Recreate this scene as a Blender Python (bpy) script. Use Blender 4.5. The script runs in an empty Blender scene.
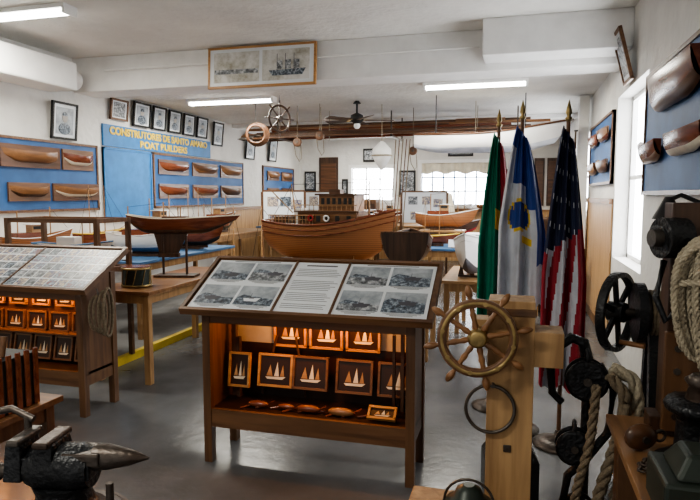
import bpy, bmesh, math, random
from math import sin, cos, pi, radians
from mathutils import Vector, Matrix
random.seed(7)
S=bpy.context.scene
# ---------------------------------------------------------------- materials
def newmat(n):
    m=bpy.data.materials.new(n); m.use_nodes=True
    nt=m.node_tree; b=nt.nodes['Principled BSDF']; return m,nt,b
def c4(c): return (c[0],c[1],c[2],1)
def paint(n,c,rough=.5,metal=0,var=.12,scale=6,bump=0,bscale=40,c2=None):
    m,nt,b=newmat(n)
    tc=nt.nodes.new('ShaderNodeTexCoord'); no=nt.nodes.new('ShaderNodeTexNoise')
    no.inputs['Scale'].default_value=scale; no.inputs['Detail'].default_value=6
    nt.links.new(tc.outputs['Object'],no.inputs['Vector'])
    r=nt.nodes.new('ShaderNodeValToRGB')
    d=c2 if c2 else tuple(x*(1-var*2) for x in c)
    r.color_ramp.elements[0].position=.35; r.color_ramp.elements[1].position=.65
    r.color_ramp.elements[0].color=c4(d); r.color_ramp.elements[1].color=c4(c)
    nt.links.new(no.outputs['Fac'],r.inputs['Fac']); nt.links.new(r.outputs['Color'],b.inputs['Base Color'])
    b.inputs['Roughness'].default_value=rough; b.inputs['Metallic'].default_value=metal
    if bump:
        n2=nt.nodes.new('ShaderNodeTexNoise'); n2.inputs['Scale'].default_value=bscale
        nt.links.new(tc.outputs['Object'],n2.inputs['Vector'])
        bp=nt.nodes.new('ShaderNodeBump'); bp.inputs['Strength'].default_value=bump; bp.inputs['Distance'].default_value=.02
        nt.links.new(n2.outputs['Fac'],bp.inputs['Height']); nt.links.new(bp.outputs['Normal'],b.inputs['Normal'])
    return m
def wood(n,c1,c2,axis=0,rough=.42,sc=14):
    m,nt,b=newmat(n)
    tc=nt.nodes.new('ShaderNodeTexCoord'); mp=nt.nodes.new('ShaderNodeMapping')
    s=[sc,sc,sc]; s[axis]=sc*.08; mp.inputs['Scale'].default_value=s
    no=nt.nodes.new('ShaderNodeTexNoise'); no.inputs['Scale'].default_value=1.6; no.inputs['Detail'].default_value=8; no.inputs['Distortion'].default_value=.6
    nt.links.new(tc.outputs['Object'],mp.inputs['Vector']); nt.links.new(mp.outputs['Vector'],no.inputs['Vector'])
    r=nt.nodes.new('ShaderNodeValToRGB'); r.color_ramp.elements[0].position=.32; r.color_ramp.elements[1].position=.68
    r.color_ramp.elements[0].color=c4(c1); r.color_ramp.elements[1].color=c4(c2)
    nt.links.new(no.outputs['Fac'],r.inputs['Fac']); nt.links.new(r.outputs['Color'],b.inputs['Base Color'])
    b.inputs['Roughness'].default_value=rough
    return m
def emis(n,c,s):
    m,nt,b=newmat(n); b.inputs['Base Color'].default_value=c4(c)
    b.inputs['Emission Color'].default_value=c4(c); b.inputs['Emission Strength'].default_value=s; return m
def banded(n,c1,c2,scale,direction='Z',rough=.5):
    m,nt,b=newmat(n)
    tc=nt.nodes.new('ShaderNodeTexCoord'); w=nt.nodes.new('ShaderNodeTexWave'); w.bands_direction=direction
    w.inputs['Scale'].default_value=scale; w.inputs['Distortion'].default_value=.5
    nt.links.new(tc.outputs['Object'],w.inputs['Vector'])
    r=nt.nodes.new('ShaderNodeValToRGB'); r.color_ramp.elements[0].position=.02; r.color_ramp.elements[1].position=.25
    r.color_ramp.elements[0].color=c4(c1); r.color_ramp.elements[1].color=c4(c2)
    nt.links.new(w.outputs['Fac'],r.inputs['Fac']); nt.links.new(r.outputs['Color'],b.inputs['Base Color'])
    b.inputs['Roughness'].default_value=rough; return m
def photo(n,c1,c2,c3,sc=9):
    m,nt,b=newmat(n)
    tc=nt.nodes.new('ShaderNodeTexCoord'); no=nt.nodes.new('ShaderNodeTexNoise'); no.inputs['Scale'].default_value=sc
    no.inputs['Detail'].default_value=8; no.inputs['Roughness'].default_value=.7
    nt.links.new(tc.outputs['Object'],no.inputs['Vector'])
    r=nt.nodes.new('ShaderNodeValToRGB'); e=r.color_ramp.elements
    e[0].position=.38; e[0].color=c4(c1); e[1].position=.62; e[1].color=c4(c3); x=e.new(.5); x.color=c4(c2)
    nt.links.new(no.outputs['Fac'],r.inputs['Fac']); nt.links.new(r.outputs['Color'],b.inputs['Base Color'])
    b.inputs['Roughness'].default_value=.35; return m

M_wall=paint('wall_white',(.76,.75,.72),.7,var=.07,scale=2,bump=.6,bscale=9)
M_ceil=paint('ceiling_white',(.8,.79,.76),.8,var=.08,scale=1.5,bump=.8,bscale=14)
M_beam=paint('beam_white',(.86,.86,.85),.6,var=.04)
M_floor=paint('floor_grey',(.15,.155,.165),.25,var=.22,scale=1.6,bump=.1,bscale=14)
M_plat=paint('platform_grey',(.2,.2,.2),.5)
M_yel=paint('yellow_paint',(.7,.52,.06),.5)
M_oak=wood('oak',(.09,.042,.02),(.19,.095,.045),0)
M_oakz=wood('oak_v',(.075,.034,.016),(.16,.08,.037),2)
M_cased=wood('case_brown',(.06,.026,.012),(.14,.06,.028),0)
M_cream_in=paint('case_back',(.5,.47,.42),.7)
M_pine=wood('pine',(.24,.13,.055),(.42,.25,.115),2)
M_pinex=wood('pine_x',(.26,.14,.06),(.44,.26,.12),0)
M_orange=wood('pine_frame',(.34,.16,.055),(.52,.28,.1),0)
M_piney=wood('pine_y',(.15,.075,.035),(.3,.16,.075),1)
M_dark=wood('dark_wood',(.028,.014,.009),(.09,.045,.025),2)
M_mah=wood('mahogany',(.11,.03,.016),(.24,.075,.036),0,rough=.25)
M_teak=wood('teak',(.15,.07,.03),(.31,.155,.07),0,rough=.3)
M_wal=wood('walnut',(.06,.028,.015),(.15,.07,.035),0,rough=.3)
M_post=wood('post_timber',(.26,.15,.07),(.47,.3,.15),2,rough=.6)
M_plank=banded('planked_hull',(.17,.07,.03),(.34,.145,.06),14,'Z',.4)
M_blue=paint('panel_blue',(.035,.125,.33),.6,var=.16,scale=3)
M_signblue=paint('sign_blue',(.03,.19,.48),.5)
M_tblue=paint('table_blue',(.06,.15,.3),.6)
M_black=paint('black_iron',(.028,.03,.034),.36,metal=.5,var=.2,bump=.4,bscale=60)
M_blk=paint('black_matte',(.015,.015,.016),.6)
M_iron=paint('worn_iron',(.12,.11,.1),.4,metal=.7,c2=(.06,.04,.03),bump=.2)
M_green=paint('green_black',(.03,.042,.035),.4,metal=.3)
M_brass=paint('brass',(.45,.33,.15),.35,metal=.85,var=.25,scale=20)
M_rope=paint('rope',(.5,.44,.33),.9,var=.2,scale=60,bump=.5,bscale=150)
M_ropeg=paint('rope_grey',(.24,.19,.13),.9,var=.2,scale=60,bump=.5,bscale=150)
M_white=paint('white_paint',(.85,.85,.84),.4,var=.03)
M_paper=paint('paper',(.78,.82,.86),.3,var=.03,scale=3)
M_ink=paint('ink',(.1,.1,.12),.6)
M_red=paint('red',(.45,.03,.03),.6); M_grn=paint('flag_green',(.01,.24,.15),.7)
M_navy=paint('flag_navy',(.015,.022,.065),.75); M_fred=paint('flag_red',(.36,.022,.04),.75)
M_fwhite=paint('flag_white',(.66,.7,.78),.75); M_fblue=paint('flag_blue',(.03,.07,.31),.7); M_gold=paint('gold',(.85,.6,.06),.4)
M_ph=photo('photo_bw',(.04,.045,.05),(.2,.22,.24),(.6,.62,.65),30)
M_ph2=photo('photo_bw2',(.02,.025,.035),(.1,.13,.17),(.4,.46,.52),40)
M_sky=photo('photo_sky',(.25,.28,.32),(.36,.4,.44),(.5,.54,.58),8)
M_phc=photo('photo_col',(.02,.06,.22),(.3,.25,.22),(.75,.65,.5),40)
M_phd=photo('photo_col2',(.25,.05,.03),(.15,.22,.3),(.6,.65,.7),40)
M_sepia=photo('photo_sepia',(.3,.28,.22),(.55,.55,.52),(.75,.75,.74),3)
M_picbg=paint('pic_dark',(.03,.012,.006),.4)
M_win=emis('daylight_pane',(.95,.98,1),16)
M_winb=emis('daylight_pane_side',(.95,.97,1),9)
M_tube=emis('fluorescent',(1,1,.95),14)
M_bulb=emis('warm_bulb',(1,.55,.2),12)
M_wpan=wood('wainscot_pine',(.4,.23,.11),(.58,.37,.18),2)
M_cream=paint('cream',(.8,.74,.6),.5)
M_skin=paint('portrait_tone',(.5,.46,.42),.5)

# ---------------------------------------------------------------- mesh builder
I=Matrix.Identity(4)
def T(x,y,z): return Matrix.Translation((x,y,z))
def R(a,ax): return Matrix.Rotation(a,4,ax)
class MB:
    def __init__(s,name,loc=(0,0,0),rz=0,rx=0,ry=0):
        s.name=name; s.v=[]; s.f=[]; s.m=[]; s.sm=[]; s.mats=[]; s.loc=loc; s.rot=(rx,ry,rz)
    def mi(s,m):
        if m not in s.mats: s.mats.append(m)
        return s.mats.index(m)
    def add(s,vs,fs,mat,M=I,smooth=False):
        o=len(s.v); s.v+= [tuple(M@Vector(p)) for p in vs]
        k=s.mi(mat) if not isinstance(mat,list) else None
        for i,f in enumerate(fs):
            s.f.append([a+o for a in f]); s.m.append(k if k is not None else s.mi(mat[i])); s.sm.append(smooth)
    def box(s,c,d,mat,M=I,rot=None,taper=None):
        x,y,z=[a/2 for a in d]; t=taper or 1
        vs=[(-x,-y,-z),(x,-y,-z),(x,y,-z),(-x,y,-z),(-x*t,-y*t,z),(x*t,-y*t,z),(x*t,y*t,z),(-x*t,y*t,z)]
        L=T(*c)
        if rot: L=L@R(rot[2],'Z')@R(rot[1],'Y')@R(rot[0],'X')
        s.add(vs,[(0,3,2,1),(4,5,6,7),(0,1,5,4),(1,2,6,5),(2,3,7,6),(3,0,4,7)],mat,M@L)
    def bb(s,x0,x1,y0,y1,z0,z1,mat,M=I):
        s.box(((x0+x1)/2,(y0+y1)/2,(z0+z1)/2),(x1-x0,y1-y0,z1-z0),mat,M)
    def lathe(s,prof,mat,M=I,seg=24,cap=True):
        vs=[];fs=[]
        for r,z in prof:
            for i in range(seg):
                a=2*pi*i/seg; vs.append((r*cos(a),r*sin(a),z))
        for j in range(len(prof)-1):
            for i in range(seg):
                a=j*seg+i;b=j*seg+(i+1)%seg; fs.append((a,b,b+seg,a+seg))
        s.add(vs,fs,mat,M,True)
        if cap:
            n=len(prof)-1
            s.add([v for v in vs[:seg]],[tuple(range(seg-1,-1,-1))],mat,M)
            s.add([v for v in vs[n*seg:]],[tuple(range(seg))],mat,M)
    def cyl(s,p0,p1,r0,mat,r1=None,seg=16,M=I):
        p0=Vector(p0);p1=Vector(p1);d=p1-p0
        q=d.to_track_quat('Z','Y').to_matrix().to_4x4()
        s.lathe([(r0,0),(r1 if r1 is not None else r0,d.length)],mat,M@Matrix.Translation(p0)@q,seg)
    def sph(s,c,r,mat,M=I,sc=(1,1,1),seg=16):
        pr=[(max(1e-4,r*sin(pi*i/8)),-r*cos(pi*i/8)) for i in range(9)]
        s.lathe(pr,mat,M@T(*c)@Matrix.Diagonal((*sc,1)),seg,False)
    def tube(s,pts,r,mat,seg=8,closed=False,M=I):
        P=[Vector(p) for p in pts];n=len(P);vs=[];fs=[]
        up=Vector((.13,.21,.97))
        for i in range(n):
            a=P[(i-1)%n] if (closed or i>0) else P[i]; b=P[(i+1)%n] if (closed or i<n-1) else P[i]
            t=(b-a).normalized()
            x=t.cross(up)
            if x.length<.05: x=t.cross(Vector((1,0,0)))
            x.normalize(); y=t.cross(x)
            rr=r(i/(n-1)) if callable(r) else r
            for j in range(seg):
                an=2*pi*j/seg; vs.append(P[i]+(x*cos(an)+y*sin(an))*rr)
        for i in range(n if closed else n-1):
            for j in range(seg):
                a=i*seg+j;b=i*seg+(j+1)%seg;c=((i+1)%n)*seg
                fs.append((a,b,c+(j+1)%seg,c+j))
        s.add(vs,fs,mat,M,True)
        if not closed: s.add(vs[:seg],[tuple(range(seg-1,-1,-1))],mat,M); s.add(vs[-seg:],[tuple(range(seg))],mat,M)
    def ring(s,c,axis,Rr,r,mat,M=I,sx=1,sy=1,n=40,seg=10):
        q=Vector(axis).to_track_quat('Z','Y').to_matrix().to_4x4()
        s.tube([(Rr*sx*cos(2*pi*i/n),Rr*sy*sin(2*pi*i/n),0) for i in range(n)],r,mat,seg,True,M@T(*c)@q)
    def rope(s,pts,r,mat,turns=40,closed=False,M=I):
        P=[Vector(p) for p in pts]
        if closed: P=P+[P[0]]
        Q=[]
        for i in range(len(P)-1):
            p0=P[max(0,i-1)];p1=P[i];p2=P[i+1];p3=P[min(len(P)-1,i+2)]
            for k in range(10):
                t=k/10; Q.append(.5*((2*p1)+(p2-p0)*t+(2*p0-5*p1+4*p2-p3)*t*t+(3*p1-p0-3*p2+p3)*t**3))
        Q.append(P[-1]); N=len(Q)
        L=sum((Q[i+1]-Q[i]).length for i in range(N-1)); tw=L/(r*7)*2*pi
        n=max(60,int(L/(r*1.1))); n=min(n,420)
        cum=[0]
        for i in range(N-1): cum.append(cum[-1]+(Q[i+1]-Q[i]).length)
        C=[];k=0
        for i in range(n+1):
            d=L*i/n
            while k<N-2 and cum[k+1]<d: k+=1
            f=(d-cum[k])/max(1e-6,cum[k+1]-cum[k]); C.append(Q[k].lerp(Q[k+1],min(1,f)))
        for st in range(3):
            W=[]
            for i,p in enumerate(C):
                t=(C[min(n,i+1)]-C[max(0,i-1)]).normalized(); x=t.cross(Vector((.13,.21,.97))); x.normalize(); y=t.cross(x)
                a=tw*i/n+st*2*pi/3; W.append(p+(x*cos(a)+y*sin(a))*r*.5)
            s.tube(W,r*.56,mat,6,False,M)
    def done(s,bevel=0,parent=None):
        me=bpy.data.meshes.new(s.name); me.from_pydata(s.v,[],s.f)
        for m in s.mats: me.materials.append(m)
        me.polygons.foreach_set('material_index',s.m); me.polygons.foreach_set('use_smooth',s.sm)
        xs=[v[0] for v in s.v];ys=[v[1] for v in s.v];zs=[v[2] for v in s.v]
        c=Vector(((min(xs)+max(xs))/2,(min(ys)+max(ys))/2,min(zs)))
        me.transform(Matrix.Translation(-c)); me.update()
        o=bpy.data.objects.new(s.name,me); S.collection.objects.link(o)
        E=Matrix.Translation(s.loc)@R(s.rot[2],'Z')@R(s.rot[1],'Y')@R(s.rot[0],'X')
        mw=E@Matrix.Translation(c)
        if bevel:
            b=o.modifiers.new('bevel','BEVEL'); b.width=bevel; b.segments=2; b.limit_method='ANGLE'; b.angle_limit=radians(50)
        if parent:
            bpy.context.view_layer.update(); o.parent=parent; o.matrix_parent_inverse=parent.matrix_world.inverted()
        o.matrix_world=mw
        return o

def hull(mb,L,W,H,mh,md=None,half=False,M=I,sb=.35,ss=.12,stern=.6,rake=.1,n=26,k=9,tm=.45,kr=.5,ml=None,mr=None,low=4,deck=.12,rr=.008,sternrise=.35,fy=.8):
    vs=[];sh=[]
    for i in range(n+1):
        t=i/n
        if t>tm: q=(t-tm)/(1-tm); w=W/2*max(0,1-q**2.2)**.9
        else: q=(tm-t)/tm; w=W/2*(1-(1-stern)*q**2)
        zs=H*(1+sb*max(0,(t-.4)/.6)**2+ss*max(0,(.4-t)/.4)**2)
        kz=H*kr*max(0,(t-.75)/.25)**2+H*sternrise*max(0,(.25-t)/.25)**2
        for j in range(k+1):
            a=j/k*pi/2; z=kz+(zs-kz)*(1-cos(a))**.9
            vs.append(((t-.5)*L+rake*L*(z/H)*t**5, w*sin(a)**fy, z))
        sh.append((vs[-1],w,zs))
    fs=[];ms=[]
    for i in range(n):
        for j in range(k):
            a=i*(k+1)+j; fs.append((a,a+k+1,a+k+2,a+1)); ms.append(ml if (ml and j<low) else mh)
    mb.add(vs,fs,ms,M,True)
    if half:
        mb.add(vs,[tuple(range(k+1))],mh,M)
        tv=[];tf=[]
        for p,w,zs in sh: tv+=[(p[0],0,p[2]),p]
        for i in range(n): tf.append((2*i,2*i+1,2*i+3,2*i+2))
        mb.add(tv,tf,md or mh,M)
        mb.add([(vs[0][0],0,sh[0][2]),*vs[:k+1]],[tuple(range(k+2))],mh,M)
    else:
        v2=[(x,-y,z) for x,y,z in vs]
        mb.add(v2,[f[::-1] for f in fs],ms,M,True)
        mb.add(vs[:k+1]+v2[:k+1][::-1],[tuple(range(2*k+2))],mh,M)
        tv=[];tf=[]
        for p,w,zs in sh:
            z=p[2]-deck*H; tv+=[(p[0]-.01*L*(p[0]>0),-w*.97,z),(p[0]-.01*L*(p[0]>0),w*.97,z)]
        for i in range(n): tf.append((2*i,2*i+2,2*i+3,2*i+1))
        mb.add(tv,tf,md or mh,M)
        if mr:
            mb.tube([p for p,w,z in sh],rr,mr,6,False,M); mb.tube([(p[0],-p[1],p[2]) for p,w,z in sh],rr,mr,6,False,M)
            p=sh[0][0]; mb.tube([(p[0],-p[1],p[2]),(p[0],p[1],p[2])],rr,mr,6,False,M)
    return sh

# ---------------------------------------------------------------- room shell
XL,XR,YB,YF=-5.4,1.0,14.7,-1.2
ZC,ZC2=3.3,2.98
def simple(name,x0,x1,y0,y1,z0,z1,mat,bevel=0):
    m=MB(name); m.bb(x0,x1,y0,y1,z0,z1,mat); return m.done(bevel)
simple('floor',XL-.2,XR+.3,YF,YB+.2,-.1,0,M_floor)
m=MB('ceiling'); m.bb(XL-.2,XR+.3,YF,6.6,ZC,ZC+.1,M_ceil); m.bb(XL-.2,XR+.3,6.6,YB+.2,ZC2,ZC+.1,M_ceil)
m.done()
m=MB('ceiling_beam'); m.bb(XL,XR,6.5,6.95,2.88,ZC,M_beam); m.bb(-.35,XR,6.1,6.5,2.95,ZC,M_beam); m.bb(XL,XR,10.9,11.1,2.9,ZC2,M_beam); m.done(.01)
simple('wall_left',XL-.2,XL,YF,YB+.2,0,ZC,M_wall)
def holes(name,fixed,axis,a0,a1,z1,hs,mat,thick):
    m=MB(name); cur=a0
    def seg(p,q,zz0,zz1):
        if q-p<1e-3 or zz1-zz0<1e-3: return
        if axis=='Y': m.bb(fixed,fixed+thick,p,q,zz0,zz1,mat)
        else: m.bb(p,q,fixed,fixed+thick,zz0,zz1,mat)
    for (p,q,zb,zt) in sorted(hs):
        seg(cur,p,0,z1); seg(p,q,0,zb); seg(p,q,zt,z1); cur=q
    seg(cur,a1,0,z1); return m.done()
RW=[(5.35,6.85,.95,2.6),(9.3,11.3,1.3,2.5)]
holes('wall_right',XR,'Y',YF,YB+.2,ZC,RW,M_wall,.3)
BW=[(-4.0,-2.94,1.47,2.27),(-2.24,-.4,1.36,2.37)]
holes('wall_back',YB,'X',XL,XR,ZC,BW,M_wall,.2)
wi=1
for (p,q,zb,zt) in RW:
    m=MB('window_%d'%wi); wi+=1
    m.bb(XR+.2,XR+.21,p,q,zb,zt,M_winb)
    for a in (p+.02,(p+q)/2,q-.02): m.bb(XR+.14,XR+.19,a-.02,a+.02,zb,zt,M_white)
    for z in (zb+.02,(zb+zt)/2,zt-.02): m.bb(XR+.14,XR+.19,p,q,z-.02,z+.02,M_white)
    m.done()
for n_,(p,q,zb,zt) in zip((3,7),BW):
    m=MB('window_%d'%wi); wi+=1
    m.bb(p,q,YB+.15,YB+.16,zb,zt,M_win)
    mm=M_tblue if n_==7 else M_white
    for i in range(n_+1):
        a=p+(q-p)*i/n_; m.bb(a-.015,a+.015,YB+.08,YB+.14,zb,zt,mm)
    for z in (zb,zb+(zt-zb)*.33,zb+(zt-zb)*.66,zt): m.bb(p,q,YB+.08,YB+.14,z-.015,z+.015,mm)
    if n_==7:
        cv=[];cf=[];N=70
        for i in range(N+1):
            a=p+(q-p)*i/N; yy=YB+.05+.02*sin(i*1.1); cv+=[(a,yy,zt-.24-.03*sin(i*.35)),(a,yy,zt)]
        for i in range(N): cf.append((2*i,2*i+2,2*i+3,2*i+1))
        m.add(cv,cf,M_cream,I,True)
    for (a,b,c,d) in ((p-.08,q+.08,zt,zt+.08),(p-.08,q+.08,zb-.08,zb),(p-.08,p,zb,zt),(q,q+.08,zb,zt)):
        m.bb(a,b,YB-.03,YB-.003,c,d,M_white)
    m.done()
m=MB('trim_1'); y=6.9
while y<YB-.05:
    zt=1.5 if not(9.2<y<11.35) else 1.25
    m.bb(XR-.02,XR-.002,y,y+.088,.12,zt,M_wpan); y+=.092
m.bb(XR-.045,XR-.002,6.9,9.2,1.5,1.56,M_piney); m.bb(XR-.045,XR-.002,11.4,YB-.03,1.5,1.56,M_piney); m.bb(XR-.03,XR-.002,6.9,YB-.05,0.003,.12,M_piney); m.done()
m=MB('trim_2'); x=XL+.03
while x<XR-.12:
    m.bb(x,x+.088,YB-.02,YB-.002,.003,1.2,M_wpan); x+=.092
m.bb(XL+.03,XR-.05,YB-.04,YB-.002,1.2,1.26,M_pinex); m.done()
m=MB('trim_3'); y=10.2
while y<YB-.15:
    m.bb(XL+.002,XL+.02,y,y+.088,.1,1.3,M_wpan); y+=.092
m.bb(XL+.002,XL+.045,10.2,YB-.05,1.3,1.36,M_piney); m.done()
m=MB('floor_platform'); m.bb(XL+.05,-3.6,4.2,YB-.1,0.001,.07,M_plat); m.bb(-3.6,-3.54,4.2,YB-.1,0.001,.075,M_yel); m.done()
m=MB('wall_duct'); m.bb(XL+.003,XL+.4,3.5,6.1,2.82,3.14,M_white); m.cyl((XL+.2,6.1,2.98),(XL+.2,6.3,2.98),.14,M_white,.11); m.done(.02)
m=MB('ceiling_conduit'); m.cyl((-4.9,6.46,3.12),(-.4,6.46,3.12),.012,M_white,seg=8) ; m.done()
m=MB('wall_pilaster'); m.bb(.82,XR-.05,8.98,9.2,0.002,2.97,M_wall); m.done()

# ---------------------------------------------------------------- fluorescent lights
def fluo(x0,x1,y,z,p=30):
    m=MB('fluorescent_light'); m.bb(x0,x1,y-.09,y+.09,z-.04,z-.002,M_white)
    for dy in (-.04,.04): m.cyl((x0+.03,y+dy,z-.06),(x1-.03,y+dy,z-.06),.016,M_tube,seg=10)
    m.bb(x0,x0+.03,y-.08,y+.08,z-.085,z-.04,M_white); m.bb(x1-.03,x1,y-.08,y+.08,z-.085,z-.04,M_white)
    m.done()
    l=bpy.data.lights.new('tube_light','AREA'); l.shape='RECTANGLE'; l.size=x1-x0; l.size_y=.15; l.energy=p; l.color=(1,.95,.83)
    o=bpy.data.objects.new('tube_lamp',l); S.collection.objects.link(o); o.location=((x0+x1)/2,y,z-.09)
fluo(-4.85,-3.9,4.7,ZC,65); fluo(-4.64,-3.3,8.0,ZC2,85); fluo(-1.14,.11,7.6,ZC2,85); fluo(-4.3,-3.3,13.2,ZC2,50); fluo(-1.2,.0,12.2,ZC2,50)
fluo(-2.6,-1.3,.3,ZC,65)  # added fixture out of view by the camera, fill light for the room front

# ---------------------------------------------------------------- display cases
def pic_ship(mb,cx,cz,y,w,h,frame=M_orange,M=I,lean=0):
    L=M@T(cx,y,cz)@R(lean,'X')
    mb.box((0,0,0),(w,.012,h),M_picbg,L)
    t=.014
    mb.box((0,-.006,h/2),(w+t,.02,t),frame,L); mb.box((0,-.006,-h/2),(w+t,.02,t),frame,L)
    mb.box((-w/2,-.006,0),(t,.02,h),frame,L); mb.box((w/2,-.006,0),(t,.02,h),frame,L)
    hw=w*.3; zb=-h*.22
    mb.add([(-hw,-.009,zb),(hw*1.1,-.009,zb+.004),(hw*.75,-.009,zb-h*.07),(-hw*.8,-.009,zb-h*.07)],[(0,3,2,1)],M_cream,L)
    for k,(a,b) in enumerate(((-.9,-.25),(-.1,.4),(.5,.95))):
        top=h*(.28 if k==1 else .18)
        mb.add([(hw*a,-.009,zb+.006),(hw*b,-.009,zb+.006),(hw*(a+b)/2+.004,-.009,top)],[(0,1,2)],M_pinex if k!=1 else M_cream,L)
def display_case(x0,y0,style,W=1.47):
    D=.5; zf,zb=.93,1.19
    mb=MB('display_case',(x0,y0,0))
    lw=.05; X0,X1,Y0,Y1=.1,W-.1,.08,.46
    for x in (X0,X1-lw):
        mb.bb(x,x+lw,Y0,Y0+lw,0,.9,M_oakz); mb.bb(x,x+lw,Y1-lw,Y1,0,1.02,M_oakz)
    mb.bb(X0+lw,X1-lw,Y0+.005,Y0+.03,.22,.33,M_oak)
    mb.bb(X0+lw,X1-lw,Y0+.005,Y0+.03,.85,.905,M_oak)
    mb.bb(X0+.01,X1-.01,Y0+.03,Y1,.3,.32,M_picbg)
    mb.bb(X0+lw,X1-lw,Y1-.02,Y1,.22,1.04,M_cream_in if style==0 else M_cased)
    if style==0: mb.bb(X0+lw,X1-lw,Y1-.03,Y1-.02,.32,.66,M_picbg)
    for x in (X0+.01,X1-.03):
        mb.add([(x,Y0+lw,.22),(x+.02,Y0+lw,.22),(x+.02,Y1-lw,.22),(x,Y1-lw,.22),(x,Y0+lw,.9),(x+.02,Y0+lw,.9),(x+.02,Y1-lw,1.05),(x,Y1-lw,1.05)],
               [(0,3,2,1),(4,5,6,7),(0,1,5,4),(1,2,6,5),(2,3,7,6),(3,0,4,7)],M_oakz)
    ang=math.atan2(zb-zf,D); L=math.hypot(D,zb-zf)
    M=T(0,0,zf)@R(ang,'X')
    mb.box((W/2,L/2,-.012),(W,L,.024),M_oak,M)
    mb.box((W/2,.012,.008),(W,.024,.02),M_oak,M); mb.box((W/2,L-.012,.008),(W,.024,.02),M_oak,M)
    mb.box((.012,L/2,.008),(.024,L-.05,.02),M_oakz,M); mb.box((W-.012,L/2,.008),(.024,L-.05,.02),M_oakz,M)
    def snap(cx,cy,w,h):
        k=random.random()
        mb.box((cx,cy,.0076),(w,h,.001),M_sky,M)
        hz=-h*.5+h*random.uniform(.3,.55)
        mb.box((cx,cy+(hz-h/2)/2,.0082),(w,h/2+hz,.001),random.choice((M_ph,M_ph2,M_ph2)),M)
        mb.add([(cx-w*.5,cy+hz,.0089),(cx+w*(.5 if k>.5 else .1),cy+hz,.0089),(cx-w*.05,cy+hz+h*.13,.0089),(cx-w*.35,cy+hz+h*.2,.0089)],[(0,1,2,3)],M_ph2,M)
        bx=cx+w*random.uniform(-.1,.2); by=cy+hz-h*.08
        mb.add([(bx-w*.22,by+h*.1,.0093),(bx-w*.16,by-h*.06,.0093),(bx+w*.16,by-h*.06,.0093),(bx+w*.24,by+h*.12,.0093)],[(0,1,2,3)],M_paper if k>.6 else M_ink,M)
        mb.box((bx-w*.05,by+h*.22,.0093),(w*.01,h*.3,.0006),M_ink,M); mb.box((bx,by+h*.12,.0093),(w*.13,h*.08,.0006),M_ink,M)
    def page(xa,xb,kind):
        w=xb-xa; ya,yb=.035,L-.035; h=yb-ya
        mb.box(((xa+xb)/2,(ya+yb)/2,.004),(w,h,.006),M_paper,M)
        if kind=='text':
            mb.box((xa+w*.5,ya+h*.93,.0078),(w*.6,.012,.001),M_ink,M)
            for r in range(23):
                if r in(5,6,13,19): continue
                ln=random.uniform(.72,.86)
                mb.box((xa+w*(.08+ln/2),ya+h*(.85-r*.035),.0078),(w*ln,.0035,.0008),M_ink,M)
        elif kind=='photos':
            for r in range(2):
                for c in range(2):
                    cx=xa+w*(.26+.48*c); cy=ya+h*(.27+.49*r)
                    snap(cx,cy,w*.45,h*.37)
                    for q in range(3): mb.box((cx,cy-h*(.2+.018*q),.0078),(w*(.4-.08*q),.003,.0008),M_ink,M)
            mb.box((xa+w*.5,ya+h*.975,.0078),(w*.6,.005,.0008),M_ink,M)
        elif kind=='grid':
            nx,ny=8,5
            for r in range(ny):
                for c in range(nx):
                    mb.box((xa+w*(c+.5)/nx,ya+h*(r+.5)/ny,.0078),(w/nx*.9,h/ny*.84,.001),random.choice((M_phc,M_phd,M_phc,M_ph,M_ph2)),M)
    if style==0:
        cuts=(.03,.565,.905,W-.03); kinds=('photos','text','photos')
    else:
        cuts=(.03,W/2,W-.03); kinds=('grid','grid')
    for i,k in enumerate(kinds):
        page(cuts[i]+.006,cuts[i+1]-.006,k)
        if i: mb.box((cuts[i],L/2,.008),(.014,L-.05,.012),M_oakz,M)
    yb_=Y1-.03
    if style==0:
        for i in range(3): pic_ship(mb,.53+i*.235,.755,yb_-.015,.2,.19)
        pic_ship(mb,.24,.52,yb_-.14,.13,.2,lean=-.15)
        for i,x in enumerate((.45,.68,.96,1.22)):
            pic_ship(mb,x,.51,yb_-.07,.215,.19,M_oak if i else M_orange,lean=-.18)
        pic_ship(mb,1.17,.365,yb_-.25,.15,.07,lean=-.9)
        for x,sc in ((.4,1),(.58,.8),(.72,1.1),(.92,1.2)):
            mb.sph((x,Y0+.12,.345),.045*sc,M_mah if x<.9 else M_teak,sc=(1.5,.5,.45))
            mb.add([(x+.055*sc,Y0+.12,.345),(x+.1*sc,Y0+.1,.37),(x+.1*sc,Y0+.15,.37)],[(0,1,2)],M_mah)
        for i in range(9):
            mb.cyl((.3+i*.09,Y0+.08+.02*(i%3),.325),(.37+i*.09,Y0+.14,.335),.006,M_mah,seg=6)
        for x,a in ((.34,.35),(.63,-.2),(1.22,.1)):
            mb.cyl((x,Y1-.06,.34),(x+a*.3,Y1-.06,.72),.008,M_dark,seg=8)
        mb.bb(.17,.2,Y1-.14,Y1-.11,.34,.8,M_dark)
        mb.bb(.21,.235,Y1-.16,Y1-.13,.34,.72,M_dark); mb.bb(X1-.12,X1-.1,Y1-.16,Y1-.13,.34,.84,M_dark); mb.bb(X1-.16,X1-.145,Y1-.2,Y1-.17,.34,.8,M_dark)
    else:
        for i in range(5): pic_ship(mb,.28+i*.22,.80,yb_-.01,.15,.12)
        for i in range(5): pic_ship(mb,.3+i*.21,.62,yb_-.06,.17,.14,M_oak,lean=-.1)
        for i in range(6): pic_ship(mb,.25+i*.19,.43,yb_-.12,.15,.17,M_oak,lean=-.2)
        mb.box((W/2,Y1-.1,.54),(W-.3,.15,.012),M_oak)
        for i in range(4): mb.ring((W-.015+.02*i,.12+.02*i,.76),(1,.15*i-.2,0),.055+.008*i,.01,M_ropeg,sy=2.2,n=30)
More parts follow.
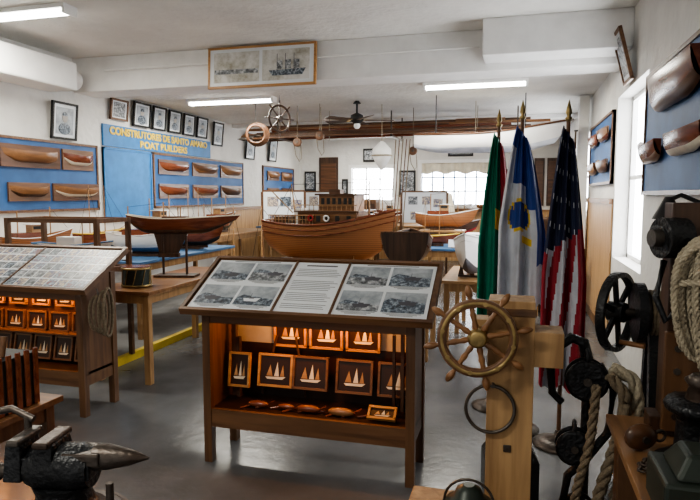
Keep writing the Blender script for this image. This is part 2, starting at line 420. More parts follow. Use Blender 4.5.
        mb.tube([(W-.01,.12,.84),(W+.01,.12,.9),(W+.0,.12,.94)],.006,M_iron)
    for x in (.35,W/2,W-.35):
        mb.cyl((x-.05,Y0+.1,.9),(x+.05,Y0+.1,.9),.012,M_bulb,seg=10)
    o=mb.done(.002)
    for x in ((.53,.765,1.0) if style==0 else (.32,W/2,W-.32)):
        l=bpy.data.lights.new('case_bulb','POINT'); l.energy=4.5 if style==0 else 5; l.color=(1,.38,.09); l.shadow_soft_size=.03
        p=bpy.data.objects.new('case_lamp',l); S.collection.objects.link(p); p.location=(x0+x,y0+Y0+.2,.86)
    return o
display_case(-1.87,3.05,0)
display_case(-4.32,3.46,1)

# ---------------------------------------------------------------- tables
def table(name,x0,x1,y0,y1,h,mt,ml,leg=.05,apron=.08,z0=0):
    m=MB(name); m.bb(x0,x1,y0,y1,h-.03,h,mt)
    for x in (x0+.03,x1-.03-leg):
        for y in (y0+.03,y1-.03-leg): m.bb(x,x+leg,y,y+leg,z0,h-.03,ml)
    m.bb(x0+.05,x1-.05,y0+.04,y0+.06,h-.03-apron,h-.03,ml); m.bb(x0+.05,x1-.05,y1-.06,y1-.04,h-.03-apron,h-.03,ml)
    m.bb(x0+.04,x0+.06,y0+.05,y1-.05,h-.03-apron,h-.03,ml); m.bb(x1-.06,x1-.04,y0+.05,y1-.05,h-.03-apron,h-.03,ml)
    return m.done(.003)
table('work_table',-3.5,-2.9,4.28,6.0,.8,M_teak,M_pine,.055)
table('model_table',-3.0,-1.35,6.3,7.15,.78,M_pinex,M_pine)
table('model_table',-1.33,-.75,5.6,6.25,.9,M_pinex,M_pine)
table('model_table',-.68,-.08,5.75,7.0,.78,M_pinex,M_pine)
table('blue_table',-1.5,-.55,7.6,10.6,.92,M_tblue,M_pine)
table('wall_table',XL+.1,-4.55,4.6,10.9,.95,M_pinex,M_pine,z0=.07)
table('model_table',-4.4,-3.75,5.4,7.6,.9,M_tblue,M_pine,z0=.07)
table('model_table',-3.3,-2.2,9.5,11.5,.85,M_pinex,M_pine)
table('blue_table',-.45,.35,8.2,12.2,.85,M_tblue,M_pine)
table('model_table',-5.2,-4.3,11.5,14.2,.95,M_tblue,M_pine,z0=.07)
table('model_table',-3.3,-1.0,12.4,13.6,.95,M_pinex,M_pine)

# ---------------------------------------------------------------- boats
def cradle(m,x,w,z0,z1,mat=M_dark):
    m.bb(x-.012,x+.012,-w/2,w/2,z0,z0+.02,mat); m.bb(x-.01,x+.01,-.02,.02,z0+.02,z1+.01,mat)
    for s in (-1,1): m.add([(x,s*w/2,z0+.02),(x,s*w*.3,z0+.02),(x,s*w*.36,z1+.07),(x,s*w*.42,z1+.07)],[(0,1,2,3)],mat)
m=MB('model_fishing_boat',(-2.14,6.72,.785),rz=radians(-8))
cradle(m,-.4,.3,0,.05,M_pine); cradle(m,.4,.3,0,.05,M_pine); m.bb(-.5,.5,-.02,.02,0,.05,M_pine)
sh=hull(m,1.5,.58,.42,M_plank,M_teak,sb=.42,ss=.1,stern=.7,rake=.05,M=T(0,0,.05),mr=M_mah,rr=.016,tm=.42)
for dz in (.06,.12):
    for s in (-1,1): m.tube([(p[0],s*(p[1]+.004),p[2]+.05-dz) for p,w,z in sh],.007,M_mah,6)
m.bb(-.28,.46,-.18,.18,.42,.62,M_teak); m.bb(-.32,.50,-.21,.21,.62,.635,M_wal)
m.bb(-.02,.42,-.15,.15,.635,.81,M_teak); m.bb(-.06,.46,-.18,.18,.81,.83,M_wal)
m.bb(.06,.2,-.05,.05,.83,.88,M_wal)
for x in (.01,.08,.15,.22,.29,.35): m.bb(x,x+.04,-.155,-.15,.71,.78,M_blk)
for x in (-.24,-.14,-.04,.08,.2,.34): m.bb(x,x+.05,-.185,-.18,.51,.58,M_blk)
for z in (.47,.5,.6,.67,.8): m.bb(-.28 if z<.62 else -.02,.46 if z<.62 else .42,-.183 if z<.62 else -.153,-.15,z,z+.004,M_wal)
for i in range(14):
    x=-.66+i*.045; m.cyl((x,-.2,.44),(x,-.2,.58),.005,M_pinex,seg=6)
    m.cyl((-.3+i*.058,-.19,.635),(-.3+i*.058,-.19,.70),.004,M_pinex,seg=6)
m.tube([(-.66,-.2,.58),(-.06,-.2,.58)],.007,M_pinex); m.tube([(-.66,-.2,.53),(-.06,-.2,.53)],.004,M_pinex); m.tube([(-.3,-.19,.70),(.47,-.19,.70)],.005,M_pinex)
m.bb(-.62,-.42,-.14,.14,.45,.56,M_wal); m.bb(-.36,-.3,-.1,.1,.45,.66,M_white); m.cyl((.54,0,.45),(.54,0,.98),.012,M_pinex,.007); m.cyl((-.4,0,.5),(-.46,0,.95),.01,M_pinex,.006)
m.cyl((-.44,0,.6),(-.72,0,.85),.007,M_pinex)
m.tube([(.54,0,.96),(.78,0,.68)],.003,M_blk,5); m.tube([(.54,0,.96),(-.46,0,.94)],.003,M_blk,5); m.tube([(-.46,0,.94),(-.75,0,.5)],.003,M_blk,5)
for s in (-1,1): m.tube([(.54,0,.96),(.46,s*.24,.52)],.003,M_blk,5); m.tube([(-.46,0,.92),(-.4,s*.24,.47)],.003,M_blk,5)
m.bb(.56,.66,-.08,.08,.52,.6,M_mah); m.ring((.1,-.21,.55),(0,1,0),.03,.01,M_white); m.ring((-.1,-.21,.55),(0,1,0),.03,.01,M_red)
m.done()
m=MB('model_sloop_hull',(-3.2,5.2,.803),rz=radians(14))
m.bb(-.2,.2,-.1,.1,0,.02,M_dark); m.cyl((-.13,0,.02),(-.13,0,.4),.012,M_dark); m.cyl((.1,0,.02),(.1,0,.4),.012,M_dark)
hull(m,.95,.22,.15,M_mah,M_teak,sb=.22,ss=.25,stern=.3,rake=.14,M=T(0,0,.42),mr=M_cream,rr=.005,kr=.9,sternrise=.9,ml=M_dark,low=4)
m.add([(-.22,0,.43),(.12,0,.43),(.02,0,.22),(-.16,0,.2)],[(0,1,2,3)],M_dark); m.bb(-.17,.03,-.03,.03,.19,.23,M_dark)
m.bb(-.12,.12,-.05,.05,.56,.59,M_oak); m.tube([(.05,0,.56),(.05,0,.68)],.006,M_pinex)
m.done()
m=MB('brass_bound_drum',(-3.2,4.55,.803)); m.lathe([(.12,0),(.12,.17)],M_green); 
for z in (.01,.16): m.ring((0,0,z),(0,0,1),.122,.01,M_brass)
for i in range(10):
    a=i*pi/5; m.tube([(.123*cos(a),.123*sin(a),.01),(.123*cos(a+.3),.123*sin(a+.3),.16)],.004,M_brass,5)
m.lathe([(.115,.17),(.115,.175)],M_mah); m.done()
m=MB('model_dory',(-1.04,5.95,.903),rz=radians(95))
m.bb(-.25,.25,-.02,.02,0,.03,M_dark); hull(m,.6,.5,.24,M_dark,M_mah,sb=.3,ss=.3,stern=.9,rake=.08,M=T(0,0,.03),mr=M_oak,deck=.5,sternrise=0,fy=.6)
for x in (-.12,.05): m.bb(x-.02,x+.02,-.18,.18,.2,.215,M_oak)
m.done()
m=MB('model_white_boat',(-.38,6.3,.783),rz=radians(-95))
cradle(m,-.25,.28,0,.05); cradle(m,.25,.28,0,.05)
hull(m,1.15,.44,.3,M_white,M_blk,sb=.4,ss=.15,stern=.7,rake=.1,M=T(0,0,.04),mr=M_white,rr=.01,ml=M_ink,low=3,deck=.2)
m.bb(-.2,.15,-.12,.12,.28,.42,M_white); m.bb(-.18,.155,-.125,.125,.34,.39,M_blk)
m.done()
def trawler(loc,rz,sc,mh,mlow=None):
    m=MB('model_trawler',loc,rz)
    m.bb(-.2*sc,.2*sc,-.06*sc,.06*sc,0,.03*sc,M_dark); m.bb(-.3*sc,.3*sc,-.01*sc,.01*sc,.02*sc,.06*sc,M_dark)
    hull(m,.9*sc,.28*sc,.2*sc,mh,M_pinex,sb=.5,ss=.2,stern=.6,M=T(0,0,.05*sc),mr=M_white,rr=.006*sc,ml=mlow)
    m.bb(-.25*sc,.1*sc,-.08*sc,.08*sc,.22*sc,.32*sc,M_mah); m.bb(-.05*sc,.1*sc,-.07*sc,.07*sc,.32*sc,.42*sc,M_pinex)
    m.bb(-.08*sc,.13*sc,-.09*sc,.09*sc,.42*sc,.43*sc,M_white); m.bb(-.03*sc,.08*sc,-.072*sc,-.07*sc,.36*sc,.4*sc,M_blk)
    m.cyl((.25*sc,0,.2*sc),(.25*sc,0,.65*sc),.008*sc,M_pinex); m.cyl((-.2*sc,0,.3*sc),(-.2*sc,0,.6*sc),.008*sc,M_pinex)
    m.tube([(.25*sc,0,.64*sc),(.5*sc,0,.36*sc)],.002*sc,M_blk,5); m.tube([(.25*sc,0,.64*sc),(-.2*sc,0,.59*sc)],.002*sc,M_blk,5)
    m.done()
m=MB('wooden_display_box',(-1.0,8.6,.923)); m.bb(-.3,.3,-.2,.2,0,.16,M_oak); m.bb(-.32,.32,-.22,.22,.16,.18,M_pinex); m.done()
trawler((-1.0,8.6,1.106),.1,.85,M_plank)
trawler((-4.1,6.0,.903),.15,.95,M_white,M_tblue)
trawler((-4.1,7.0,.903),-.1,.9,M_mah,M_blk)
trawler((-4.9,5.2,.953),1.3,.8,M_plank,M_white)
trawler((-4.95,7.6,.953),1.5,1.0,M_white,M_red)
trawler((-4.95,9.4,.953),1.5,1.0,M_mah,M_green)
trawler((-2.8,10.2,.853),.3,1.1,M_white,M_ink)
trawler((-2.7,11.1,.853),.2,1.1,M_plank)
trawler((-1.0,9.9,.923),.3,.8,M_wal,M_red)
trawler((-.1,9.0,.853),1.2,.9,M_white,M_tblue)
trawler((0,10.6,.853),1.0,1.0,M_plank)
trawler((-4.7,12.2,.953),1.2,1.0,M_white,M_tblue); trawler((-4.7,13.4,.953),1.2,1.0,M_mah)
trawler((-2.7,13.0,.953),.2,1.0,M_mah,M_white)
def schooner(loc,rz,sc,mh=M_blk,sail=True):
    m=MB('model_schooner',loc,rz); Z=Matrix.Scale(sc,4)
    m.bb(-.2,.2,-.05,.05,0,.06,M_dark,Z); hull(m,.8,.18,.14,mh,M_pinex,M=Z@T(0,0,.06),mr=M_gold,sb=.3)
    for x in (-.15,.12):
        m.cyl((x,0,.18),(x,0,.85),.008,M_pinex,.004,M=Z)
        m.tube([(x,0,.83),(x-.12,.07,.2)],.002,M_blk,5,M=Z); m.tube([(x,0,.83),(x+.12,-.07,.2)],.002,M_blk,5,M=Z)
        if sail: m.add([(x+.01,.0,.25),(x+.2,.0,.25),(x+.14,.02,.6),(x+.01,.0,.66)],[(0,1,2,3)],M_cream,Z)
    m.tube([(.35,0,.22),(.55,0,.3)],.005,M_pinex,6,M=Z); m.tube([(.54,0,.3),(.12,0,.84)],.002,M_blk,5,M=Z)
    m.done()
schooner((-4.95,6.3,.953),1.45,.9,M_mah,False); schooner((-1.05,7.95,.923),.2,.7,M_mah,False); schooner((-4.0,8.6,.001+.07),.4,1.6,M_mah,False); schooner((0,11.6,.853),.5,1.1)
schooner((-4.9,8.5,.953),1.4,.9,M_green,False); schooner((-1.6,13.0,.953),.2,1.1)
for (x,y,z,r) in ((-3.05,5.8,.803,.2),(-1.2,7.72,.923,.2),(-.75,7.72,.923,-.1),(-2.5,6.37,.783,0),(-4.0,5.5,.903,.2)):
    m=MB('name_card_stand',(x,y,z),r); m.box((0,0,.06),(.14,.008,.1),M_paper,rot=(-.3,0,0)); m.box((0,.03,.02),(.08,.05,.04),M_pinex); m.done()
m=MB('model_showcase',(-4.02,4.7,0.071))
for x in (-.48,.48):
    for y in (-.22,.22): m.bb(x-.02,x+.02,y-.02,y+.02,0,1.32,M_oakz)
for z in (.85,1.3):
    for y in (-.22,.22): m.bb(-.48,.48,y-.015,y+.015,z-.02,z+.02,M_oak)
    for x in (-.48,.48): m.bb(x-.015,x+.015,-.2,.2,z-.02,z+.02,M_oak)
m.bb(-.48,.48,-.22,.22,.83,.85,M_oak)
hull(m,.75,.2,.14,M_white,M_pinex,M=T(0,0,.92),ml=M_tblue,mr=M_tblue); m.bb(-.2,.2,-.03,.03,.85,.94,M_dark); m.bb(-.1,.1,-.05,.05,1.04,1.14,M_white); m.cyl((.15,0,1.0),(.15,0,1.27),.005,M_pinex)
m.done()
m=MB('wooden_cabinet',(-3.55,13.9,0.001)); m.bb(0,.4,-.2,.2,.0,1.5,M_oakz); m.bb(.02,.38,-.21,-.2,.1,.7,M_pine); m.bb(.02,.38,-.21,-.2,.78,1.4,M_dark); m.done()
m=MB('wooden_cabinet',(.7,12.9,0.001)); m.bb(-.25,.22,-.6,.6,.0,1.1,M_oakz); m.bb(-.26,-.25,-.55,-.03,.1,1.0,M_pine); m.bb(-.26,-.25,.03,.55,.1,1.0,M_pine); m.bb(-.28,.22,-.63,.63,1.1,1.13,M_oak); m.done()
m=MB('rope_basket',(.55,7.3,0.001)); m.lathe([(.16,0),(.2,.25),(.19,.27)],M_pine)
for i in range(4): m.ring((.01*i,0,.27+.02*i),(0.1,0.1*i,1),.13-.01*i,.02,M_rope)
m.done()
def chair(x,y,rz):
    m=MB('wooden_chair',(x,y,0.001),rz)
    for sx in (-.19,.19):
        m.bb(sx-.018,sx+.018,-.2,-.165,0,.44,M_oakz); m.box((sx,.19,.45),(.036,.035,.9),M_oakz,rot=(-.06,0,0))
        m.bb(sx-.01,sx+.01,-.18,.18,.2,.23,M_oakz)
    m.bb(-.22,.22,-.22,.2,.44,.47,M_oak)
    for z in (.6,.72,.84): m.box((0,.2+.0*z,z),(.38,.018,.06),M_oak,rot=(-.06,0,0))
    m.done(.003)
chair(-.1,7.6,.4); chair(.6,8.45,-1.2)
# exhibit panels on stands in the back half of the room
def exhibit(x,y,rz,w=.8,h=.6,z=1.35):
    m=MB('exhibit_panel_stand',(x,y,0.001),rz)
    for s in (-1,1): m.bb(s*w/2-.02,s*w/2+.02,-.02,.02,0,z+h/2,M_oakz); m.bb(s*w/2-.02,s*w/2+.02,-.2,.2,0,.03,M_oakz)
    m.bb(-w/2,w/2,-.01,.01,z-h/2,z+h/2,M_paper)
    for a,b in ((-.25,.15),(.05,.15),(.3,.1),(-.2,-.15),(.15,-.15)): m.bb(a*w-.09,a*w+.09,-.014,-.01,z+b-.09,z+b+.07,random.choice((M_ph,M_ph2,M_phc)))
    m.bb(-w/2,w/2,-.015,.015,z+h/2,z+h/2+.03,M_oak); m.done()
exhibit(-3.7,9.3,.35,.7); exhibit(-1.75,11.9,.2,.9); exhibit(.45,12.0,-.4,.5) if False else None
exhibit(-3.75,11.6,.3,.8)
# model shelf on the back wall under the large window
m=MB('wall_model_shelf'); m.bb(-2.2,-.3,YB-.25,YB-.045,1.24,1.27,M_oak)
for i in range(3): hull(m,.45,.12,.09,(M_mah,M_white,M_teak)[i],M_pinex,M=T(-1.9+i*.62,YB-.15,1.275),mr=M_dark,rr=.004); m.cyl((-1.9+i*.62,YB-.15,1.3),(-1.9+i*.62,YB-.15,1.65),.006,M_dark)
m.done()

# ---------------------------------------------------------------- half models
HC=[M_mah,M_teak,M_wal,M_mah,M_teak]
def half_model(loc,rz,L=.74,H=.13,W=.18,mh=None,board=True,ml=0,rx=0):
    m=MB('half_hull_model',loc,rz,rx=0,ry=rx)
    if board: m.box((0,.012,H*.55),(L*1.22,.02,H*2.1),random.choice((M_oak,M_wal,M_oak)))
    hull(m,L,W,H,mh or random.choice(HC),M_pinex,half=True,M=T(-.02*L,.022,-.0),sb=random.uniform(.2,.5),ss=.2,stern=random.choice((.3,.6)),ml=random.choice((None,M_teak,M_dark,M_mah,M_cream)) if ml==0 else ml,rake=.1,kr=.6,deck=.05)
    m.done()
def board(name,side,y0,y1,z0,z1,mat=M_blue,fr=M_oak):
    m=MB(name)
    a,b=(XL+.003,XL+.028) if side<0 else (XR-.028,XR-.003)
    m.bb(a,b,y0,y1,z0,z1,mat)
    e=.03
    a2,b2=(XL+.003,XL+.04) if side<0 else (XR-.04,XR-.003)
    for q in ((y0,y1,z1-e,z1),(y0,y1,z0,z0+e),(y0,y0+e,z0,z1),(y1-e,y1,z0,z1)): m.bb(a2,b2,*q,fr if fr else mat)
    m.done()
HL=-pi/2
board('half_model_board',-1,4.2,6.87,1.4,2.25); board('half_model_board',-1,8.14,11.3,1.4,2.25); board('half_model_board',-1,12.3,14.2,1.4,2.25)
board('blue_notice_board',-1,6.99,8.1,1.25,2.25,M_signblue,M_signblue)
for y in (4.75,5.72,6.48):
    half_model((XL+.031,y,1.97),HL,.72 if y<6 else .45,.12); half_model((XL+.031,y-.05,1.58),HL,.66 if y!=5.72 else .5,.1)
for y in (8.7,9.72,10.74):
    half_model((XL+.031,y,1.98),HL,.72,.11); half_model((XL+.031,y,1.6),HL,.72,.11)
for y in (12.85,13.7):
    half_model((XL+.031,y,1.98),HL,.55,.1); half_model((XL+.031,y,1.6),HL,.55,.1)
HR=pi/2
board('half_model_board',1,2.6,5.25,1.6,2.52)
half_model((XR-.031,4.32,2.17),HR,1.25,.2,.22,M_mah,False,M_wal); half_model((XR-.031,4.88,1.83),HR,.62,.13,.17,M_mah,False,M_teak)
half_model((XR-.031,4.0,1.84),HR,.8,.13,.18,M_mah,False,M_cream); half_model((XR-.031,3.1,1.88),HR,.7,.13,.22,M_mah,False)
board('half_model_board',1,6.95,8.9,1.72,2.5)
for y in (7.4,8.3):
    half_model((XR-.031,y,2.2),HR,.7,.12,.16,board=False); half_model((XR-.031,y,1.85),HR,.7,.12,.16,board=False)

# ---------------------------------------------------------------- sign and frames
def rframe(name,side,yc,zc,w,h,pic,fr=M_blk,tilt=.12,mat=M_paper,portrait=True):
    m=MB(name,((XL+.035) if side<0 else XR-.035,yc,zc),HL if side<0 else HR)
    M=T(0,0,-h/2)@R(-tilt,'X')@T(0,0,h/2)
    m.box((0,.0,0),(w,.015,h),mat,M); m.box((0,.009,0),(w*.72,.004,h*.76),M_sky if portrait else pic,M)
    if portrait:
        m.sph((0,.012,h*.1),w*.12,M_skin,M,sc=(1,.06,1.25)); m.sph((0,.013,h*.19),w*.12,M_ph2,M,sc=(1,.05,.6))
        m.sph((0,.012,-h*.22),w*.26,M_ph2,M,sc=(1,.04,.7))
    t=.028
    for c,d in (((0,.005,h/2),(w+t,.03,t)),((0,.005,-h/2),(w+t,.03,t)),((-w/2,.005,0),(t,.03,h)),((w/2,.005,0),(t,.03,h))): m.box(c,d,fr,M)
    m.done()
fr=[(6.25,2.5,.4,.42),(6.98+.35,2.78,.35,.26),(7.85,2.775,.38,.33),(8.3,2.775,.32,.33),(8.74,2.775,.33,.33),(9.18,2.775,.33,.33),(9.62,2.775,.33,.33),(10.2,2.72,.34,.4),(11.6,2.6,.4,.5),(12.8,2.62,.4,.5)]
for i,(y,z,w,h) in enumerate(fr): rframe('framed_portrait',-1,y,z,w,h,M_ph,M_oak if i==1 else M_blk,tilt=.1,portrait=i!=1)
rframe('framed_picture',1,6.05,2.86,.35,.45,M_ph,M_oak,.25,portrait=False); rframe('framed_picture',1,12.2,2.1,.5,.6,M_ph2,M_blk,.05); rframe('framed_picture',1,13.4,2.0,.5,.5,M_ph,M_oak,.05,portrait=False)
m=MB('boat_builders_sign'); m.bb(XL+.003,XL+.03,7.0,9.95,2.265,2.56,M_signblue)
sg=m.done()
def text(s_,y,z,size,par,sx=1):
    c=bpy.data.curves.new('lettering','FONT'); c.body=s_; c.size=size; c.extrude=.004; c.offset=.006; c.align_x='CENTER'; c.materials.append(M_gold)
    o=bpy.data.objects.new('lettering',c); S.collection.objects.link(o)
    mw=T(XL+.036,y,z)@R(pi/2,'Z')@R(pi/2,'X')@Matrix.Diagonal((sx,1,1,1)); o.parent=par; o.matrix_parent_inverse=par.matrix_world.inverted(); o.matrix_world=mw
bpy.context.view_layer.update()
text('CONSTRUTORES DE SANTO AMARO',8.47,2.435,.14,sg,1.15); text('BOAT BUILDERS',8.47,2.295,.14,sg,1.3)
m=MB('framed_ship_photograph',(-2.80,6.4,3.045),rx=radians(-4))
m.box((0,.0,0),(1.27,.02,.44),M_paper); m.box((-.3,-.013,.0),(.56,.004,.34),M_sepia); m.box((.3,-.013,.0),(.56,.004,.34),M_sepia)
m.box((-.3,-.017,-.05),(.54,.003,.05),M_ph)
m.add([(.1,-.02,-.06),(.14,-.02,-.12),(.5,-.02,-.12),(.54,-.02,-.05)],[(0,1,2,3)],M_ph2)
for x in (.2,.3,.4): 
    m.box((x,-.02,.02),(.006,.002,.2),M_ink); m.box((x+.03,-.02,.0),(.07,.002,.1),M_ph)
for c,d in (((0,0,.22),(1.31,.035,.025)),((0,0,-.22),(1.31,.035,.025)),((-.642,0,0),(.025,.035,.44)),((.642,0,0),(.025,.035,.44))): m.box(c,d,M_orange)
m.done()
for (x0_,x1_,z0_,z1_) in ((-2.78,-2.38,1.55,2.2),(-5.25,-4.95,1.7,2.2),(-4.25,-4.1,1.6,2.0),(-3.7,-3.2,2.42,2.75),(-1.6,-1.0,2.52,2.8),(-.25,.05,1.6,2.2)):
    m=MB('framed_picture'); m.bb(x0_,x1_,YB-.04,YB-.003,z0_,z1_,M_blk); m.bb(x0_+.04,x1_-.04,YB-.045,YB-.04,z0_+.05,z1_-.05,M_ph); m.done()
m=MB('door_1'); m.bb(-4.85,-4.35,YB-.05,YB-.022,0.01,2.55,M_dark); m.bb(-4.8,-4.4,YB-.06,YB-.05,1.4,2.4,M_wal); m.sph((-4.41,YB-.07,1.1),.03,M_brass); m.done()
m=MB('wall_oar_board')
for x in (.1,.4,.68): m.bb(x,x+.22,YB-.04,YB-.003,1.35,2.45,M_dark); m.bb(x+.03,x+.19,YB-.045,YB-.04,1.42,2.38,M_wal)
m.done()

# ---------------------------------------------------------------- hanging things
m=MB('ceiling_fan',(-2.29,8.7,2.5)); m.cyl((0,0,.3),(0,0,.478),.015,M_blk); m.lathe([(.03,.3),(.09,.27),(.1,.2),(.06,.16),(.03,.14)],M_blk); m.lathe([(.06,.44),(.03,.478)],M_blk)
for i in range(5):
    a=i*2*pi/5+.3; m.box((.33,0,.2),(.42,.11,.008),M_dark,R(a,'Z'),rot=(.2,0,0)); m.box((.12,0,.2),(.1,.03,.01),M_brass,R(a,'Z'))
m.sph((0,0,.12),.05,M_white); m.done()
m=MB('hanging_oar_rack')
for i in range(9):
    y=9.85+i*.1; z=2.62+.05*(i%5)
    m.cyl((-4.7+.25*(i%3),y,z),(.5-.3*(i%3),y+.05,z+.02),.024,(M_teak,M_wal,M_mah)[i%3],seg=10)
    xs_=(-4.3,-3.5,-2.4,-1.5,-.6)[i%5]
    m.box((xs_,y,z),(.8,.14,.015),M_wal if i%2 else M_teak,rot=(.7,0,0))
for x in (-4.0,-2.0,.0):
    m.bb(x-.02,x+.02,9.8,10.8,2.56,2.59,M_dark); m.bb(x-.01,x+.01,9.8,9.83,2.58,ZC2-.003,M_iron); m.bb(x-.01,x+.01,10.77,10.8,2.58,ZC2-.003,M_iron)
m.done()
m=MB('hanging_harpoons')
for i in range(5): m.cyl((-4.2+.1*i,9.2+.08*i,2.52+.03*i),(.4-.2*i,9.25+.08*i,2.60),.016,M_dark if i%2 else M_wal,seg=8)
for x in (-3.0,-.6): m.tube([(x,9.15,ZC2-.003),(x,9.2,2.5),(x,9.6,2.5),(x,9.62,ZC2-.003)],.006,M_rope,6)
for i in range(4):
    m.lathe([(.02,0),(.035,.06),(.001,.18)],M_iron,T(-4.3+.1*i,9.2+.08*i,2.52+.03*i)@R(-pi/2,'Y'),8)
m.done()
m=MB('hanging_white_kayak',(-.5,8.55,2.18),rz=.1)
hull(m,1.8,.5,.24,M_white,M_cream,sb=.8,ss=.1,stern=.1,mr=M_wal,rr=.014,ml=M_fwhite,low=4)
for x in (-.6,.6): m.tube([(x,.1,.2),(x,0,.797)],.006,M_blk,6); m.tube([(x,-.1,.2),(x,0,.797)],.006,M_blk,6)
m.done()
m=MB('hanging_ship_wheel',(-3.2,7.93,2.66)); 
ax=(.85,-.5,0); m.ring((0,0,0),ax,.18,.015,M_dark)
q=Vector(ax).to_track_quat('Z','Y').to_matrix().to_4x4()
for i in range(8):
    a=i*pi/4; m.cyl((0,0,0),(.25*cos(a),.25*sin(a),0),.01,M_dark,seg=8,M=q)
m.cyl((0,0,-.03),(0,0,.03),.04,M_dark,M=q); m.tube([(0,0,.18),(0,0,.318)],.004,M_blk,6); m.done()
m=MB('hanging_rope_coil',(-3.75,8.35,2.5))
for i in range(4): m.ring((0,.02*i,0),(.4,-1,0),.13+.012*i,.014,M_wal,sy=1)
m.tube([(0,0,.15),(0,0,.478)],.004,M_blk,6); m.done()
for (x,y,z) in ((-3.3,8.9,2.42),(-2.9,8.8,2.5),(-1.6,9.6,2.3)):
    m=MB('hanging_pulley_block',(x,y,z)); m.lathe([(.05,-.025),(.07,-.02),(.07,.02),(.05,.025)],M_wal,R(pi/2,'X')); m.lathe([(.02,-.04),(.02,.04)],M_iron,R(pi/2,'X')); m.ring((0,0,.085),(1,0,0),.02,.005,M_iron)
    m.tube([(0,0,.1),(0,0,ZC2-.002-z)],.005,M_ropeg,6); m.tube([(.05,0,0),(.06,.02,-.25),(.03,.0,-.3),(-.03,0,-.2),(-.06,0,0)],.006,M_ropeg,6); m.done()
m=MB('hanging_net_float',(-2.0,9.1,2.2)); m.lathe([(.01,-.22),(.09,-.12),(.15,0),(.14,.1),(.05,.2),(.02,.22)],M_white); m.ring((0,0,.0),(0,0,1),.152,.012,M_rope); m.tube([(0,0,.2),(0,0,.778)],.006,M_rope,6); m.done()
m=MB('fishing_rods')
for i in range(5): m.tube([(-1.9+i*.04,9.3,.0),(-1.88+i*.05,9.25,1.3),(-1.8+i*.055,9.2,2.45)],.009,M_wal if i%2 else M_ropeg,6)
m.bb(-1.95,-1.68,9.2,9.4,.0,.5,M_oak)
m.done()

# ---------------------------------------------------------------- flags
def flag(name,x,y,ztop,c0,c1,width,fn,rz=0,lean=(0,0),off=.45):
    m=MB(name,(x,y,0),rz)
    m.lathe([(.16,0),(.16,.015),(.1,.035),(.03,.06),(.02,.1)],M_iron)
    p1=(lean[0],lean[1],ztop-.1); m.cyl((0,0,.05),p1,.013,M_oak,seg=10)
    m.lathe([(.012,0),(.024,.015),(.01,.03),(.02,.05),(.014,.08),(.001,.13)],M_brass,T(p1[0],p1[1],ztop-.11))
    nu,nv=44,48; vs=[];fs=[];ms=[]
    for j in range(nv+1):
        v=j/nv; w=width*(.25+.75*min(1,v*1.8)**.8)
        for i in range(nu+1):
            u=i/nu; z=c0-v*(c0-c1)-.10*u*(1-v)-.05*abs(sin(u*7))*v
            px=(u-off)*w+lean[0]*z/ztop; py=-.02-.05*sin(u*17+v*1.5)*(.4+.6*v)-.02*sin(u*31)+lean[1]*z/ztop
            vs.append((px,py-.03,z))
    for j in range(nv):
        for i in range(nu):
            a=j*(nu+1)+i; fs.append((a,a+nu+1,a+nu+2,a+1)); ms.append(fn((i+.5)/nu,(j+.5)/nv,i,j))
    m.add(vs,fs,ms,I,True); m.done()
def us(u,v,i,j):
    if v<.48-.14*u:
        return M_fwhite if (i%6==2 and j%5==2) else M_navy
    k=int((u*6+v*3.5))%2
    return M_fwhite if (k==0 and .1<u and u<.8) else M_fred
def az(u,v,i,j):
    if v<.30: return M_fblue if (u>.3 or v<.1) else (M_fwhite if u<.2 else M_fblue)
    e=((u-.42)/.26)**2+((v-.47)/.09)**2
    if e<1: return M_gold if (.25<((u-.42)/.26)**2 and (v<.44)) and i%3==0 else (M_fblue if e<.75 else M_gold)
    if u>.82 and v<.75: return M_fblue
    if v<.42 and u>.6: return M_fblue
    if .58<v<.62 and .5<u<.7: return M_gold
    return M_fwhite
def pt(u,v,i,j):
    if .35<v<.45 and .45<u<.6: return M_gold
    return M_grn if u<.62 else M_fred
flag('american_flag',.30,3.95,2.16,2.02,.42,.27,us,lean=(-.0,0),off=.5)
flag('azores_flag',.03,4.15,2.2,2.05,.88,.3,az)
flag('portuguese_flag',-.13,4.55,2.2,2.05,.6,.26,pt,off=.5)

# ---------------------------------------------------------------- ship's wheel post
simple('wooden_plinth',-.42,.15,1.9,2.62,.001,.28,M_post,.008)
m=MB('ship_wheel_post',(0,2.5,.283))
m.bb(-.095,.085,-.08,.08,0,.9,M_post)
m.box((.07,0,.71),(.25,.15,.14),M_post); m.bb(-.1,.09,-.085,.085,.84,.87,M_oak)
m.box((-.01,-.083,.3),(.03,.006,.03),M_iron)
WC=(-.13,-.17,.765)
MW=T(*WC)@R(pi/2,'X')@R(.12,'Y')
m.cyl((-.13,-.2,.765),(-.13,.08,.765),.022,M_brass); m.box((-.1,0,.765),(.12,.1,.1),M_post)
prof=[(.122,-.014),(.152,-.014),(.155,0),(.152,.014),(.122,.014),(.119,0),(.122,-.014)]
m.lathe(prof,M_oak,MW,48,False)
m.lathe([(.131,-.0155),(.145,-.0155),(.145,.0155),(.131,.0155),(.131,-.0155)],M_brass,MW,48,False)
m.lathe([(.001,-.03),(.03,-.03),(.035,-.02),(.04,0),(.035,.02),(.03,.03),(.001,.03)],M_brass,MW,24,False)
hp=[(.008,.03),(.013,.05),(.009,.07),(.013,.09),(.009,.105),(.011,.122),(.011,.152),(.008,.158),(.014,.172),(.015,.188),(.009,.205),(.001,.212)]
for i in range(8):
    a=i*pi/4+.2
    m.lathe(hp,M_teak,MW@R(a,'Z')@R(pi/2,'Y'),12,False)
    m.cyl((.137*cos(a+.39),.137*sin(a+.39),-.018),(.137*cos(a+.39),.137*sin(a+.39),.018),.009,M_brass,seg=10,M=MW)
